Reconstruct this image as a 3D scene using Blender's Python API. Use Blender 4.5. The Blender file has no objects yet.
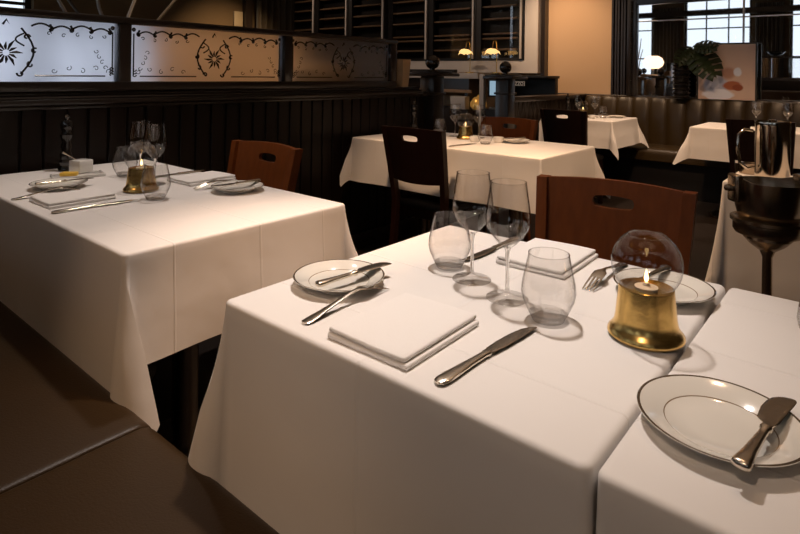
import bpy, bmesh, math, random
from mathutils import Vector, Matrix
PI = math.pi
sc = bpy.context.scene
C = sc.collection
random.seed(7)

# ------------------------------------------------------------------ camera, world, lights, exposure
def R3():
    r, yaw = math.radians(.795), math.radians(-39.92)
    A = Matrix(((1, 0, 0), (0, 0, -1), (0, 1, 0)))
    Rr = Matrix(((math.cos(r), -math.sin(r), 0), (math.sin(r), math.cos(r), 0), (0, 0, 1)))
    Y = Matrix(((math.cos(yaw), -math.sin(yaw), 0), (math.sin(yaw), math.cos(yaw), 0), (0, 0, 1)))
    return Rr @ A @ Y
M_ = R3()
cam_d = bpy.data.cameras.new('camera')
cam = bpy.data.objects.new('camera', cam_d); C.objects.link(cam)
right, up, back = Vector(M_[0]), -Vector(M_[1]), -Vector(M_[2])
mw = Matrix.Identity(4)
for i in range(3):
    mw[i][0], mw[i][1], mw[i][2] = right[i], up[i], back[i]
mw[2][3] = 1.15
cam.matrix_world = mw
cam_d.sensor_width = 36; cam_d.lens = 572.3 / 800 * 36
cam_d.shift_y = -(267 - 73.8) / 800
cam_d.clip_start = .02
sc.camera = cam

sc.view_settings.view_transform = 'Standard'
sc.view_settings.look = 'None'
sc.view_settings.gamma = 1
sc.view_settings.use_curve_mapping = False
sc.view_settings.exposure = 0.0
sc.cycles.caustics_reflective = False
sc.cycles.caustics_refractive = False
sc.cycles.transparent_max_bounces = 32
sc.cycles.max_bounces = 10
sc.cycles.sample_clamp_indirect = 4.0

w = bpy.data.worlds.new('daylight'); sc.world = w; w.use_nodes = True
w.node_tree.nodes['Background'].inputs[0].default_value = (.78, .88, 1, 1)
w.node_tree.nodes['Background'].inputs[1].default_value = 1.5

def spot(name, loc, target, power, size=75, blend=.6, col=(1, .70, .46), rad=.04):
    d = bpy.data.lights.new(name, 'SPOT'); d.energy = power; d.color = col
    d.spot_size = math.radians(size); d.spot_blend = blend; d.shadow_soft_size = rad
    o = bpy.data.objects.new(name, d); C.objects.link(o); o.location = loc
    o.rotation_euler = (Vector(target) - Vector(loc)).to_track_quat('-Z', 'Y').to_euler()
    return o
def area(name, loc, target, power, sx, sy, col):
    d = bpy.data.lights.new(name, 'AREA'); d.energy = power; d.color = col
    d.shape = 'RECTANGLE'; d.size = sx; d.size_y = sy
    o = bpy.data.objects.new(name, d); C.objects.link(o); o.location = loc
    o.rotation_euler = (Vector(target) - Vector(loc)).to_track_quat('-Z', 'Y').to_euler()
    return o
WARM = (1, .72, .52); PALE = (1, .87, .79); AMBER = (1, .62, .36)
spot('downlight_or_fill', (-1.0, 1.35, 2.85), (-.74, .95, .75), 172, 47, .9, PALE, .055)
spot('downlight_or_fill', (-.30, 1.75, 2.85), (-.2, .95, .75), 17, 48, .9, AMBER, .055)
spot('downlight_or_fill', (-2.0, 1.30, 2.85), (-1.9, 1.0, .75), 92, 60, .9, PALE, .055)
spot('downlight_or_fill', (-1.6, 3.0, 2.85), (-1.8, 3.0, .75), 38, 54, .9, (1, .80, .66), .055)
spot('downlight_or_fill', (-1.75, 1.72, 2.75), (-1.8, 2.45, .40), 185, 44, .9, AMBER, .055)  # added fill to brighten the front drape of the middle table
spot('downlight_or_fill', (-.25, 1.5, 2.6), (-1.24, .96, .50), 112, 25, .9, (1, .54, .25), .05)  # narrow amber fill, added for the right side of the left cloth
spot('downlight_or_fill', (-.35, 2.6, 2.85), (-1.2, 2.9, .58), 150, 42, .9, AMBER, .055)  # added spot warming the right side of the middle cloth
spot('downlight_or_fill', (-1.65, 2.1, 2.85), (-.5, 2.4, .5), 185, 46, .9, AMBER, .05)  # added from the left to lift the service table drape
spot('downlight_or_fill', (-.2, 3.0, 2.85), (-.3, 2.8, .75), 45, 64, .9, WARM, .055)
spot('downlight_or_fill', (-1.0, 4.0, 2.85), (-1.3, 5.1, .55), 170, 70, .9, AMBER, .055)  # fill added for the fronts of the two far cloths
spot('downlight_or_fill', (-1.75, 5.1, 2.85), (-2.05, 5.4, .75), 105, 66, .9, WARM, .055)
spot('downlight_or_fill', (-.5, 5.2, 2.85), (-.6, 5.4, .75), 85, 66, .9, WARM, .055)
spot('downlight_or_fill', (-1.0, -.75, 2.95), (-1.0, .46, .46), 60, 28, .9, AMBER, .06)  # tight spot added to brighten the bench around its seam
spot('downlight_or_fill', (-2.0, -.9, 2.9), (-1.8, .56, .6), 17, 40, .9, AMBER, .06)  # weak fill added for the front drape of the left table
spot('downlight_or_fill', (-.2, -.9, 2.7), (-.28, .57, .58), 48, 36, .9, WARM, .06)  # added behind the camera to fill the nearest table's front drape
spot('downlight_or_fill', (-2.95, 2.3, 2.9), (-3.6, 2.4, 1.2), 260, 60, .8, (1, .70, .44), .05)  # added to light the tan screen and bench behind the panes
spot('wall_washer', (-3.0, 5.3, 2.6), (-2.75, 6.5, 1.35), 108, 70, .9, (1, .66, .40), .05)
spot('downlight_or_fill', (-4.5, 4.4, 2.85), (-4.6, 6.5, 1.3), 55, 90, .9, WARM, .05)
spot('downlight_or_fill', (-6.7, 5.1, 2.85), (-6.9, 6.5, 1.6), 35, 90, .9, WARM, .05)  # extra spot added because the left cabinets were too dark
spot('downlight_or_fill', (-4.6, 3.7, 2.85), (-5.9, 3.9, .75), 220, 58, .9, (1, .66, .36), .05)  # added to warm the side wall seen through the frosted panes
spot('downlight_or_fill', (-4.2, 1.6, 2.85), (-4.2, 1.9, .75), 60, 80, .9, WARM, .05)
area('ceiling_fill', (-1.2, 2.6, 3.3), (-1.2, 2.6, 0), 10, 4.5, 5.5, (1, .60, .34))  # added general warm fill, no fixture of the room

# ------------------------------------------------------------------ materials
MATS = {}
def nt(m): return m.node_tree.nodes, m.node_tree.links
def mat(name, col, rough=.5, metal=0, spec=.5, coat=0, coat_rough=.1, noise=0, nscale=20, bump=0, bscale=60, emis=None, estr=0, sub=0, sheen=0, stretch=None):
    if name in MATS: return MATS[name]
    m = bpy.data.materials.new(name); m.use_nodes = True
    n, l = nt(m); b = n['Principled BSDF']
    b.inputs['Base Color'].default_value = (*col, 1); b.inputs['Roughness'].default_value = rough
    b.inputs['Metallic'].default_value = metal; b.inputs['Specular IOR Level'].default_value = spec
    b.inputs['Coat Weight'].default_value = coat; b.inputs['Coat Roughness'].default_value = coat_rough
    b.inputs['Sheen Weight'].default_value = sheen
    if emis: b.inputs['Emission Color'].default_value = (*emis, 1); b.inputs['Emission Strength'].default_value = estr
    tc = n.new('ShaderNodeTexCoord'); src = tc.outputs['Object']
    if stretch:
        mp = n.new('ShaderNodeMapping'); mp.inputs['Scale'].default_value = stretch
        l.new(src, mp.inputs[0]); src = mp.outputs[0]
    if noise:
        t = n.new('ShaderNodeTexNoise'); t.inputs['Scale'].default_value = nscale; t.inputs['Detail'].default_value = 5
        l.new(src, t.inputs['Vector'])
        r = n.new('ShaderNodeMix'); r.data_type = 'RGBA'
        r.inputs[6].default_value = (*[c * (1 - noise) for c in col], 1)
        r.inputs[7].default_value = (*[min(1, c * (1 + noise)) for c in col], 1)
        l.new(t.outputs['Fac'], r.inputs[0]); l.new(r.outputs[2], b.inputs['Base Color'])
    if bump:
        t = n.new('ShaderNodeTexNoise'); t.inputs['Scale'].default_value = bscale; t.inputs['Detail'].default_value = 3
        l.new(src, t.inputs['Vector'])
        bp = n.new('ShaderNodeBump'); bp.inputs['Strength'].default_value = bump; bp.inputs['Distance'].default_value = .01
        l.new(t.outputs['Fac'], bp.inputs['Height']); l.new(bp.outputs[0], b.inputs['Normal'])
    MATS[name] = m; return m

def cloth_mat():
    m = mat('white_tablecloth_linen', (.82, .79, .76), .85, spec=.2, sheen=.15)
    n, l = nt(m); b = n['Principled BSDF']
    tc = n.new('ShaderNodeTexCoord'); sx = n.new('ShaderNodeSeparateXYZ'); l.new(tc.outputs['Object'], sx.inputs[0])
    def ridge(axis, c, wdt):
        a = n.new('ShaderNodeMath'); a.operation = 'SUBTRACT'; l.new(sx.outputs[axis], a.inputs[0]); a.inputs[1].default_value = c
        a2 = n.new('ShaderNodeMath'); a2.operation = 'ABSOLUTE'; l.new(a.outputs[0], a2.inputs[0])
        r = n.new('ShaderNodeMapRange'); r.interpolation_type = 'SMOOTHSTEP'
        r.inputs[1].default_value = 0; r.inputs[2].default_value = wdt; r.inputs[3].default_value = 1; r.inputs[4].default_value = 0
        l.new(a2.outputs[0], r.inputs[0]); return r.outputs[0]
    s = None
    for ax, c, wd in ((0, 0., .005), (0, .43, .004), (0, -.43, .004), (1, .02, .005), (1, -.22, .004), (1, .24, .004)):
        o = ridge(ax, c, wd)
        if s is None: s = o
        else:
            a = n.new('ShaderNodeMath'); a.operation = 'ADD'; l.new(s, a.inputs[0]); l.new(o, a.inputs[1]); s = a.outputs[0]
    t = n.new('ShaderNodeTexNoise'); t.inputs['Scale'].default_value = 7; t.inputs['Detail'].default_value = 2
    l.new(tc.outputs['Object'], t.inputs['Vector'])
    mu = n.new('ShaderNodeMath'); mu.operation = 'MULTIPLY_ADD'; mu.inputs[1].default_value = 3.0
    l.new(t.outputs['Fac'], mu.inputs[0]); l.new(s, mu.inputs[2])
    bp = n.new('ShaderNodeBump'); bp.inputs['Strength'].default_value = .45; bp.inputs['Distance'].default_value = .0025
    l.new(mu.outputs[0], bp.inputs['Height']); l.new(bp.outputs[0], b.inputs['Normal'])
    return m
def thin_glass(name, tint=(.97, .97, .97), edge=(.72, .70, .68), refl=1.0, rough=0.0):
    if name in MATS: return MATS[name]
    m = bpy.data.materials.new(name); m.use_nodes = True
    n, l = nt(m); n.remove(n['Principled BSDF']); out = n['Material Output']
    lw = n.new('ShaderNodeLayerWeight'); lw.inputs['Blend'].default_value = .5
    def power(e, k, c):
        p = n.new('ShaderNodeMath'); p.operation = 'POWER'; p.inputs[1].default_value = e; l.new(lw.outputs['Facing'], p.inputs[0])
        q = n.new('ShaderNodeMath'); q.operation = 'MULTIPLY_ADD'; q.inputs[1].default_value = k; q.inputs[2].default_value = c; q.use_clamp = True; l.new(p.outputs[0], q.inputs[0]); return q.outputs[0]
    mx = n.new('ShaderNodeMix'); mx.data_type = 'RGBA'
    mx.inputs[6].default_value = (*tint, 1); mx.inputs[7].default_value = (*edge, 1)
    l.new(power(6.0, 1.0, 0), mx.inputs[0])
    tr = n.new('ShaderNodeBsdfTransparent'); l.new(mx.outputs[2], tr.inputs[0])
    gl = n.new('ShaderNodeBsdfGlossy'); gl.inputs['Roughness'].default_value = rough
    ms = n.new('ShaderNodeMixShader'); l.new(power(4.0, .62 * refl, .05 * refl), ms.inputs[0]); l.new(tr.outputs[0], ms.inputs[1]); l.new(gl.outputs[0], ms.inputs[2])
    l.new(ms.outputs[0], out.inputs[0]); MATS[name] = m; return m
def frosted():
    m = bpy.data.materials.new('frosted_glass'); m.use_nodes = True
    n, l = nt(m); b = n['Principled BSDF']
    b.inputs['Base Color'].default_value = (.74, .72, .78, 1); b.inputs['Transmission Weight'].default_value = 1
    b.inputs['Roughness'].default_value = .36; b.inputs['IOR'].default_value = 1.3
    MATS['frosted'] = m; return m
def plate_mat():
    m = mat('ivory_china_with_dark_rings', (.80, .77, .70), .12, coat=.4, coat_rough=.04)
    n, l = nt(m); b = n['Principled BSDF']
    tc = n.new('ShaderNodeTexCoord'); vm = n.new('ShaderNodeVectorMath'); vm.operation = 'MULTIPLY'; vm.inputs[1].default_value = (1, 1, 0)
    l.new(tc.outputs['Object'], vm.inputs[0]); ln = n.new('ShaderNodeVectorMath'); ln.operation = 'LENGTH'; l.new(vm.outputs[0], ln.inputs[0])
    cr = n.new('ShaderNodeValToRGB'); cr.color_ramp.interpolation = 'CONSTANT'
    base = (.80, .77, .70, 1); ring = (.10, .07, .045, 1); ring2 = (.26, .19, .12, 1)
    els = cr.color_ramp.elements
    els[0].position = 0; els[0].color = base
    els[1].position = .0555 * 10; els[1].color = ring2
    for p, c in ((.0567 * 10, base), (.0823 * 10, ring), (.0855 * 10, base)):
        e = els.new(p); e.color = c
    mu = n.new('ShaderNodeMath'); mu.operation = 'MULTIPLY'; mu.inputs[1].default_value = 10
    l.new(ln.outputs['Value'], mu.inputs[0]); l.new(mu.outputs[0], cr.inputs[0]); l.new(cr.outputs[0], b.inputs['Base Color'])
    return m
def picture_mat():
    m = mat('abstract_print', (.78, .68, .60), .5)
    n, l = nt(m); b = n['Principled BSDF']
    tc = n.new('ShaderNodeTexCoord')
    cur = None
    base = n.new('ShaderNodeRGB'); base.outputs[0].default_value = (.68, .50, .40, 1); cur = base.outputs[0]
    nz = n.new('ShaderNodeTexNoise'); nz.inputs['Scale'].default_value = 9; nz.inputs['Detail'].default_value = 4
    l.new(tc.outputs['Object'], nz.inputs[0])
    def blob(cx, cz, rx, rz, col, soft=.5, wob=.5):
        nonlocal cur
        mp = n.new('ShaderNodeMapping'); mp.inputs['Location'].default_value = (-cx / rx, 0, -cz / rz); mp.inputs['Scale'].default_value = (1 / rx, 0, 1 / rz)
        l.new(tc.outputs['Object'], mp.inputs[0])
        ad = n.new('ShaderNodeVectorMath'); ad.operation = 'MULTIPLY_ADD'; ad.inputs[1].default_value = (wob, 0, wob)
        l.new(nz.outputs['Color'], ad.inputs[0]); l.new(mp.outputs[0], ad.inputs[2])
        sb = n.new('ShaderNodeVectorMath'); sb.operation = 'SUBTRACT'; sb.inputs[1].default_value = (wob / 2, 0, wob / 2); l.new(ad.outputs[0], sb.inputs[0])
        ln = n.new('ShaderNodeVectorMath'); ln.operation = 'LENGTH'; l.new(sb.outputs[0], ln.inputs[0])
        r = n.new('ShaderNodeMapRange'); r.inputs[1].default_value = 1 - soft; r.inputs[2].default_value = 1; r.inputs[3].default_value = 1; r.inputs[4].default_value = 0
        l.new(ln.outputs['Value'], r.inputs[0])
        x = n.new('ShaderNodeMix'); x.data_type = 'RGBA'; l.new(r.outputs[0], x.inputs[0]); l.new(cur, x.inputs[6]); x.inputs[7].default_value = (*col, 1); cur = x.outputs[2]
    blob(-.09, .14, .12, .13, (.50, .52, .66), .25); blob(-.07, .05, .15, .06, (.85, .88, 1), .2); blob(-.10, .17, .05, .08, (.80, .80, .9), .3)
    blob(.05, .14, .09, .05, (.42, .12, .04), .25); blob(.10, .12, .05, .035, (.30, .07, .02), .25); blob(.02, .26, .08, .07, (.50, .28, .20), .4); blob(.10, .27, .04, .05, (.80, .84, .95), .3)
    l.new(cur, b.inputs['Base Color']); return m

CLOTH = cloth_mat()
GLASS = thin_glass('clear_drinking_glass', (.985, .98, .975), (.16, .13, .10), 1.2)
SOLID = bpy.data.materials.new('solid_glass'); SOLID.use_nodes = True
_b = SOLID.node_tree.nodes['Principled BSDF']; _b.inputs['Transmission Weight'].default_value = 1; _b.inputs['Roughness'].default_value = .0; _b.inputs['IOR'].default_value = 1.5; _b.inputs['Base Color'].default_value = (1, 1, 1, 1)
PANE = thin_glass('clear_pane', (.95, .95, .95), (.8, .8, .8), .6)
BASEG = bpy.data.materials.new('thick_glass_base'); BASEG.use_nodes = True
_n, _l = BASEG.node_tree.nodes, BASEG.node_tree.links; _n.remove(_n['Principled BSDF'])
_g = _n.new('ShaderNodeBsdfGlass'); _g.inputs['IOR'].default_value = 1.5; _t = _n.new('ShaderNodeBsdfTransparent'); _m = _n.new('ShaderNodeMixShader')
_m.inputs[0].default_value = .40; _l.new(_t.outputs[0], _m.inputs[1]); _l.new(_g.outputs[0], _m.inputs[2]); _l.new(_m.outputs[0], _n['Material Output'].inputs[0])
FROST = frosted(); PLATE = plate_mat()
CABGLASS = thin_glass('tinted_cabinet_glass', (.88, .88, .88), (.6, .6, .6), 1.5)
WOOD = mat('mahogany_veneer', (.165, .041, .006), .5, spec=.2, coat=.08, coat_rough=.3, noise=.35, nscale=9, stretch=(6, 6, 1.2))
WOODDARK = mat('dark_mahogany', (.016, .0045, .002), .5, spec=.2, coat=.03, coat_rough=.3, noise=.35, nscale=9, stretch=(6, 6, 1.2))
DARKWOOD = mat('ebonised_wood', (.016, .010, .007), .33, coat=.35, coat_rough=.2, noise=.4, nscale=14, stretch=(6, 6, 1))
PANELWOOD = mat('dark_stained_panelling', (.012, .0055, .0025), .45, spec=.35, noise=.4, nscale=10, stretch=(5, 5, .7))
LEATHER = mat('brown_leather', (.026, .0125, .0025), .42, spec=.25, noise=.15, nscale=6, bump=.10, bscale=260)
OLIVE = mat('olive_brown_leather', (.032, .019, .0055), .36, noise=.12, nscale=6, bump=.08, bscale=220)
BLACKLEATHER = mat('black_leather', (.012, .010, .009), .35, bump=.08, bscale=200)
SILVER = mat('polished_silver', (.70, .63, .53), .24, metal=1, bump=.03, bscale=90)
BRASS = mat('aged_brass', (.86, .58, .20), .26, metal=1, bump=.06, bscale=40)
STEEL = mat('polished_steel', (.62, .55, .46), .12, metal=1)
BLACKMETAL = mat('black_nickel', (.40, .33, .25), .26, metal=1)
CHINA = mat('white_china', (.80, .78, .74), .15, coat=.3)
NAPKIN = mat('white_napkin_cotton', (.84, .81, .78), .9, spec=.15, bump=.12, bscale=300)
FLOORM = mat('dark_floor_boards', (.018, .012, .009), .45, noise=.3, nscale=8, stretch=(8, 1, 1))
ORANGE = mat('apricot_wall_paint', (.64, .43, .26), .8, bump=.05, bscale=30)
BROWNWALL = mat('umber_wall_paint', (.13, .085, .04), .8, noise=.1, nscale=3)
CREAMPAINT = mat('grey_white_paint', (.56, .52, .49), .6)
CEIL = mat('warm_ceiling_paint', (.35, .29, .23), .9)
CURTAIN = mat('olive_curtain', (.06, .043, .022), .9, sheen=.3)
MIRROR = mat('silvered_mirror', (.92, .92, .92), .015, metal=1)
BLACKPAINT = mat('black_interior', (.006, .005, .005), .5)
SHELFWOOD = mat('pale_shelf_wood', (.30, .19, .11), .5, noise=.2, nscale=12)
CHROME = mat('brushed_aluminium', (.60, .60, .62), .3, metal=1)
FLAME = mat('candle_flame', (1, .6, .2), .5, emis=(1, .62, .25), estr=6)
WAX = mat('candle_wax', (.6, .48, .34), .5)
SHELLGLOW = mat('lamp_reflection_glow', (.9, .7, .4), .4, emis=(1, .60, .22), estr=1.3)  # glow for the shells that imitate reflected lamps
GLOBESH = mat('glowing_parchment_shade', (.9, .7, .5), .6, emis=(1, .66, .42), estr=2.4)
YELLOW = mat('yellow_butter', (.80, .50, .06), .4)
LEAF = mat('dark_monstera_leaf', (.030, .045, .018), .35, noise=.35, nscale=12)
STEMM = mat('green_stem', (.05, .06, .02), .5)
BLACKGLAZE = mat('black_glaze', (.012, .010, .009), .18, coat=.5)
ETCH = mat('dark_etched_line', (.03, .026, .022), .25, coat=.4)
SCREEN = mat('lit_screen', (.02, .02, .02), .3, emis=(.45, .68, .85), estr=.55)
SIGNW = mat('white_sign_lettering_with_glow', (.75, .73, .7), .5, emis=(.8, .76, .7), estr=.05)  # faint self-glow added to the lettering colour
TAN = mat('tan_ceramic', (.40, .27, .15), .5)
GOLD = mat('gold_lacquer_with_glow', (.85, .50, .12), .25, metal=.7, emis=(1, .5, .12), estr=.15)  # slight glow put into the jar's colour, it is no lamp
BRANCH = mat('pale_dry_branch', (.35, .31, .27), .6)
BRANCHD = mat('dark_dry_branch', (.06, .045, .03), .6)

# ------------------------------------------------------------------ mesh helpers
def box(bm, x0, x1, y0, y1, z0, z1, bev=0, seg=2):
    vs = [bm.verts.new((x, y, z)) for x in (x0, x1) for y in (y0, y1) for z in (z0, z1)]
    fs = [bm.faces.new([vs[i] for i in q]) for q in ((0, 1, 3, 2), (4, 6, 7, 5), (0, 4, 5, 1), (2, 3, 7, 6), (0, 2, 6, 4), (1, 5, 7, 3))]
    if bev:
        es = list({e for f in fs for e in f.edges})
        bmesh.ops.bevel(bm, geom=es, offset=bev, segments=seg, affect='EDGES', profile=.5)
def lathe(bm, prof, n=32, cx=0, cy=0, cz=0, sx=1, sy=1):
    rings = []
    for r, z in prof:
        if r < 1e-6: rings.append([bm.verts.new((cx, cy, cz + z))])
        else: rings.append([bm.verts.new((cx + sx * r * math.cos(2 * PI * i / n), cy + sy * r * math.sin(2 * PI * i / n), cz + z)) for i in range(n)])
    for a, b in zip(rings, rings[1:]):
        for i in range(n):
            j = (i + 1) % n
            if len(a) == 1 and len(b) == 1: continue
            if len(a) == 1: bm.faces.new((a[0], b[j], b[i]))
            elif len(b) == 1: bm.faces.new((a[i], a[j], b[0]))
            else: bm.faces.new((a[i], a[j], b[j], b[i]))
def tube(bm, pts, rad, n=8, flat=1.0, cap=True):
    pts = [Vector(p) for p in pts]
    if not hasattr(rad, '__len__'): rad = [rad] * len(pts)
    rings = []; pu = None
    for k, p in enumerate(pts):
        t = (pts[min(k + 1, len(pts) - 1)] - pts[max(k - 1, 0)]).normalized()
        ref = pu if pu is not None else (Vector((0, 0, 1)) if abs(t.z) < .9 else Vector((1, 0, 0)))
        s = t.cross(ref).normalized(); u = s.cross(t).normalized(); pu = u
        rings.append([bm.verts.new(p + s * rad[k] * math.cos(2 * PI * i / n) + u * rad[k] * flat * math.sin(2 * PI * i / n)) for i in range(n)])
    for a, b in zip(rings, rings[1:]):
        for i in range(n):
            j = (i + 1) % n; bm.faces.new((a[i], a[j], b[j], b[i]))
    if cap:
        bm.faces.new(rings[0][::-1]); bm.faces.new(rings[-1])
def loft(bm, secs, n=12, sq=1.0):
    """secs: (y, xc, halfwidth, zc, halfthick); superelliptic sections along y"""
    rings = []
    for y, xc, hw, zc, ht in secs:
        ring = []
        for i in range(n):
            a = 2 * PI * i / n; c, s = math.cos(a), math.sin(a)
            ring.append(bm.verts.new((xc + hw * math.copysign(abs(c) ** sq, c), y, zc + ht * math.copysign(abs(s) ** sq, s))))
        rings.append(ring)
    for a, b in zip(rings, rings[1:]):
        for i in range(n):
            j = (i + 1) % n; bm.faces.new((a[i], b[i], b[j], a[j]))
    bm.faces.new(rings[0]); bm.faces.new(rings[-1][::-1])
def B(): return bmesh.new()
def obj(name, bm, m, parent=None, smooth=True, loc=None, angle=40):
    bmesh.ops.recalc_face_normals(bm, faces=bm.faces[:])
    me = bpy.data.meshes.new(name); bm.to_mesh(me); bm.free()
    me.materials.append(m)
    if smooth:
        for p in me.polygons: p.use_smooth = True
        me.set_sharp_from_angle(angle=math.radians(angle))
    o = bpy.data.objects.new(name, me); C.objects.link(o)
    if parent is not None: o.parent = parent
    if loc: o.location = loc
    return o
def tag(o, label, cat, group=None, kind=None):
    o['label'] = label; o['category'] = cat
    if group: o['group'] = group
    if kind: o['kind'] = kind
    return o
def thing(name, label, cat, loc=(0, 0, 0), rz=0, group=None):
    o = bpy.data.objects.new(name, None); C.objects.link(o); o.empty_display_size = .1
    o.location = loc; o.rotation_euler = (0, 0, rz)
    return tag(o, label, cat, group)
def struct(name, bm, m, label=None, smooth=False, parent=None):
    o = obj(name, bm, m, parent, smooth)
    if parent is None:
        o['kind'] = 'structure'; o['label'] = label or name.replace('_', ' '); o['category'] = name.split('_')[0]
    return o
def dup(root):
    r = root.copy(); C.objects.link(r)
    for ch in list(root.children):
        c = ch.copy(); C.objects.link(c); c.parent = r
        for g in list(ch.children):
            d = g.copy(); C.objects.link(d); d.parent = c
    return r
PROTO = {}
def place(kind, x, y, z, rz, label, group=None):
    fn = BUILD[kind]
    if kind not in PROTO:
        o = fn(); PROTO[kind] = o
    else: o = dup(PROTO[kind])
    o.location = (x, y, z); o.rotation_euler = (0, 0, rz)
    o['label'] = label
    if group: o['group'] = group
    elif 'group' in o: del o['group']
    return o

# ------------------------------------------------------------------ the room
def wall_with_holes(axis, pos, thick, a0, a1, z0, z1, holes, m, name, label):
    """wall in plane axis=pos spanning a0..a1; holes: list of (h0,h1,z0,z1) sorted, non overlapping"""
    bm = B()
    def bx(p0, p1, q0, q1):
        if p1 - p0 < 1e-4 or q1 - q0 < 1e-4: return
        if axis == 'x': box(bm, pos, pos + thick, p0, p1, q0, q1)
        else: box(bm, p0, p1, pos, pos + thick, q0, q1)
    cur = a0
    for h0, h1, zz0, zz1 in holes:
        bx(cur, h0, z0, z1); bx(h0, h1, z0, zz0); bx(h0, h1, zz1, z1); cur = h1
    bx(cur, a1, z0, z1)
    return struct(name, bm, m, label)
bm = B(); box(bm, -8.4, 3.2, -2.8, 6.7, -.1, 0); struct('floor', bm, FLOORM, 'dark boarded dining room floor')
bm = B(); box(bm, -8.4, 3.2, -2.8, 6.7, 3.4, 3.5); struct('ceiling', bm, CEIL, 'dim warm dining room ceiling')
front_holes = [(-5.7, -4.5, .9, 3.1), (-3.75, -2.3, .9, 3.1), (-1.55, -.5, .9, 3.1), (.6, 1.8, .9, 3.1)]
wall_with_holes('y', -2.8, .2, -8.4, 3.2, 0, 3.4, front_holes, BROWNWALL, 'wall_front', 'umber wall with tall daylit windows opposite the mirror')
left_holes = [(-1.2, -.1, .8, 2.7), (.25, 1.88, .8, 2.7), (2.02, 3.5, .8, 1.66)]
wall_with_holes('x', -6.2, .2, -2.8, 4.9, 0, 3.4, left_holes, BROWNWALL, 'wall_left', 'umber side wall with windows beyond the booth partition')
bm = B(); box(bm, -8.4, -8.2, 4.9, 6.7, 0, 3.4); struct('wall_alcove_side', bm, BROWNWALL, 'short side wall of the back bar alcove')
bm = B(); box(bm, -8.2, -6.2, 4.7, 4.9, 0, 3.4); struct('wall_alcove_return', bm, BROWNWALL, 'return wall of the back bar alcove')
bm = B(); box(bm, 3.0, 3.2, -2.6, 6.5, 0, 3.4); struct('wall_right', bm, BROWNWALL, 'umber wall on the right')
bm = B(); box(bm, -8.2, 3.2, 6.5, 6.7, 0, 3.4); struct('wall_back', bm, ORANGE, 'apricot painted back wall between bar cabinets and mirror')
wi = 0
def window(axis, pos, h0, h1, z0, z1, nx, nz):
    global wi
    wi += 1
    def bb(bm, a0, a1, q0, q1, t=.05):
        if axis == 'y': box(bm, a0, a1, pos - t / 2, pos + t / 2, q0, q1)
        else: box(bm, pos - t / 2, pos + t / 2, a0, a1, q0, q1)
    bm = B(); f = .05
    bb(bm, h0, h0 + f, z0, z1); bb(bm, h1 - f, h1, z0, z1); bb(bm, h0 + f, h1 - f, z0, z0 + f); bb(bm, h0 + f, h1 - f, z1 - f, z1)
    for i in range(1, nx):
        x = h0 + (h1 - h0) * i / nx; bb(bm, x - .015, x + .015, z0 + f, z1 - f, .03)
    for i in range(1, nz):
        z = z0 + (z1 - z0) * i / nz; bb(bm, h0 + f, h1 - f, z - .015, z + .015, .028)
    o = struct('window_%d' % wi, bm, DARKWOOD, 'dark framed daylit window')
    bm = B(); bb(bm, h0 + f, h1 - f, z0 + f, z1 - f, .006); obj('window_pane', bm, PANE, o, False)
for h in front_holes: window('y', -2.7, *h, 3, 3)
window('x', -6.1, *left_holes[0], 2, 3); window('x', -6.1, *left_holes[1], 5, 2); window('x', -6.1, *left_holes[2], 3, 1)

def curtain(label, axis, pos, a0, a1, z0, z1, folds, group=None):
    bm = B(); n = folds * 8; rows = []
    for zi in (z0, (z0 + z1) / 2, z1):
        row = []
        for i in range(n + 1):
            a = a0 + (a1 - a0) * i / n; d = .035 * math.sin(2 * PI * i / 8) + .012 * math.sin(i * .9)
            row.append(bm.verts.new((a, pos + d, zi) if axis == 'y' else (pos + d, a, zi)))
        rows.append(row)
    for r0, r1 in zip(rows, rows[1:]):
        for i in range(n): bm.faces.new((r0[i], r0[i + 1], r1[i + 1], r1[i]))
    o = obj('curtain', bm, CURTAIN); sm = o.modifiers.new('thickness', 'SOLIDIFY'); sm.thickness = .006
    return tag(o, label, 'curtain', group)
curtain('olive curtain hanging beside the pale door frame left of the wine cabinets', 'x', -5.9, 4.28, 4.86, .02, 2.9, 6)
curtain('dark curtain beside the leftmost front window, seen in the mirror', 'y', -2.5, -4.45, -3.8, .02, 2.9, 8)
curtain('dark curtain at the middle of the window wall, seen in the mirror', 'y', -2.5, -2.2, -1.65, .02, 2.9, 7)

bm = B(); box(bm, -8.0, 3.0, -2.46, -2.36, 2.66, 2.80, .01)
struct('trim_6', bm, DARKWOOD, 'dark beam across the window wall, seen in the mirror')
# trim on the back wall
bm = B(); box(bm, -3.06, -2.1, 6.44, 6.5, 0, .9); box(bm, -3.06, -2.1, 6.42, 6.5, .9, .95, .006)
struct('trim_1', bm, DARKWOOD, 'dark wainscot under the apricot wall')
bm = B(); box(bm, -3.14, -3.09, 6.40, 6.5, 0, 3.0); struct('trim_2', bm, DARKWOOD, 'dark vertical moulding at the left edge of the apricot wall')
bm = B()
for i in range(5): box(bm, -2.30 + i * .033, -2.274 + i * .033, 6.42 + .012 * (i % 2), 6.5, .95, 3.0, .005)
struct('trim_3', bm, DARKWOOD, 'fluted dark pilaster beside the mirror')
bm = B()
box(bm, -8.0, -7.82, 6.33, 6.5, 1.18, 3.0); box(bm, -3.32, -3.145, 6.33, 6.5, 1.18, 3.0); box(bm, -7.82, -3.32, 6.33, 6.5, 1.18, 1.335)
struct('trim_4', bm, CREAMPAINT, 'grey-white painted surround of the wine cabinets')
bm = B(); box(bm, -6.0, -5.93, 4.14, 4.24, 0, 3.0); box(bm, -6.0, -5.93, 4.86, 4.9, 0, 3.0)
struct('trim_5', bm, DARKWOOD, 'dark upright posts framing the olive curtain')

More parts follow.
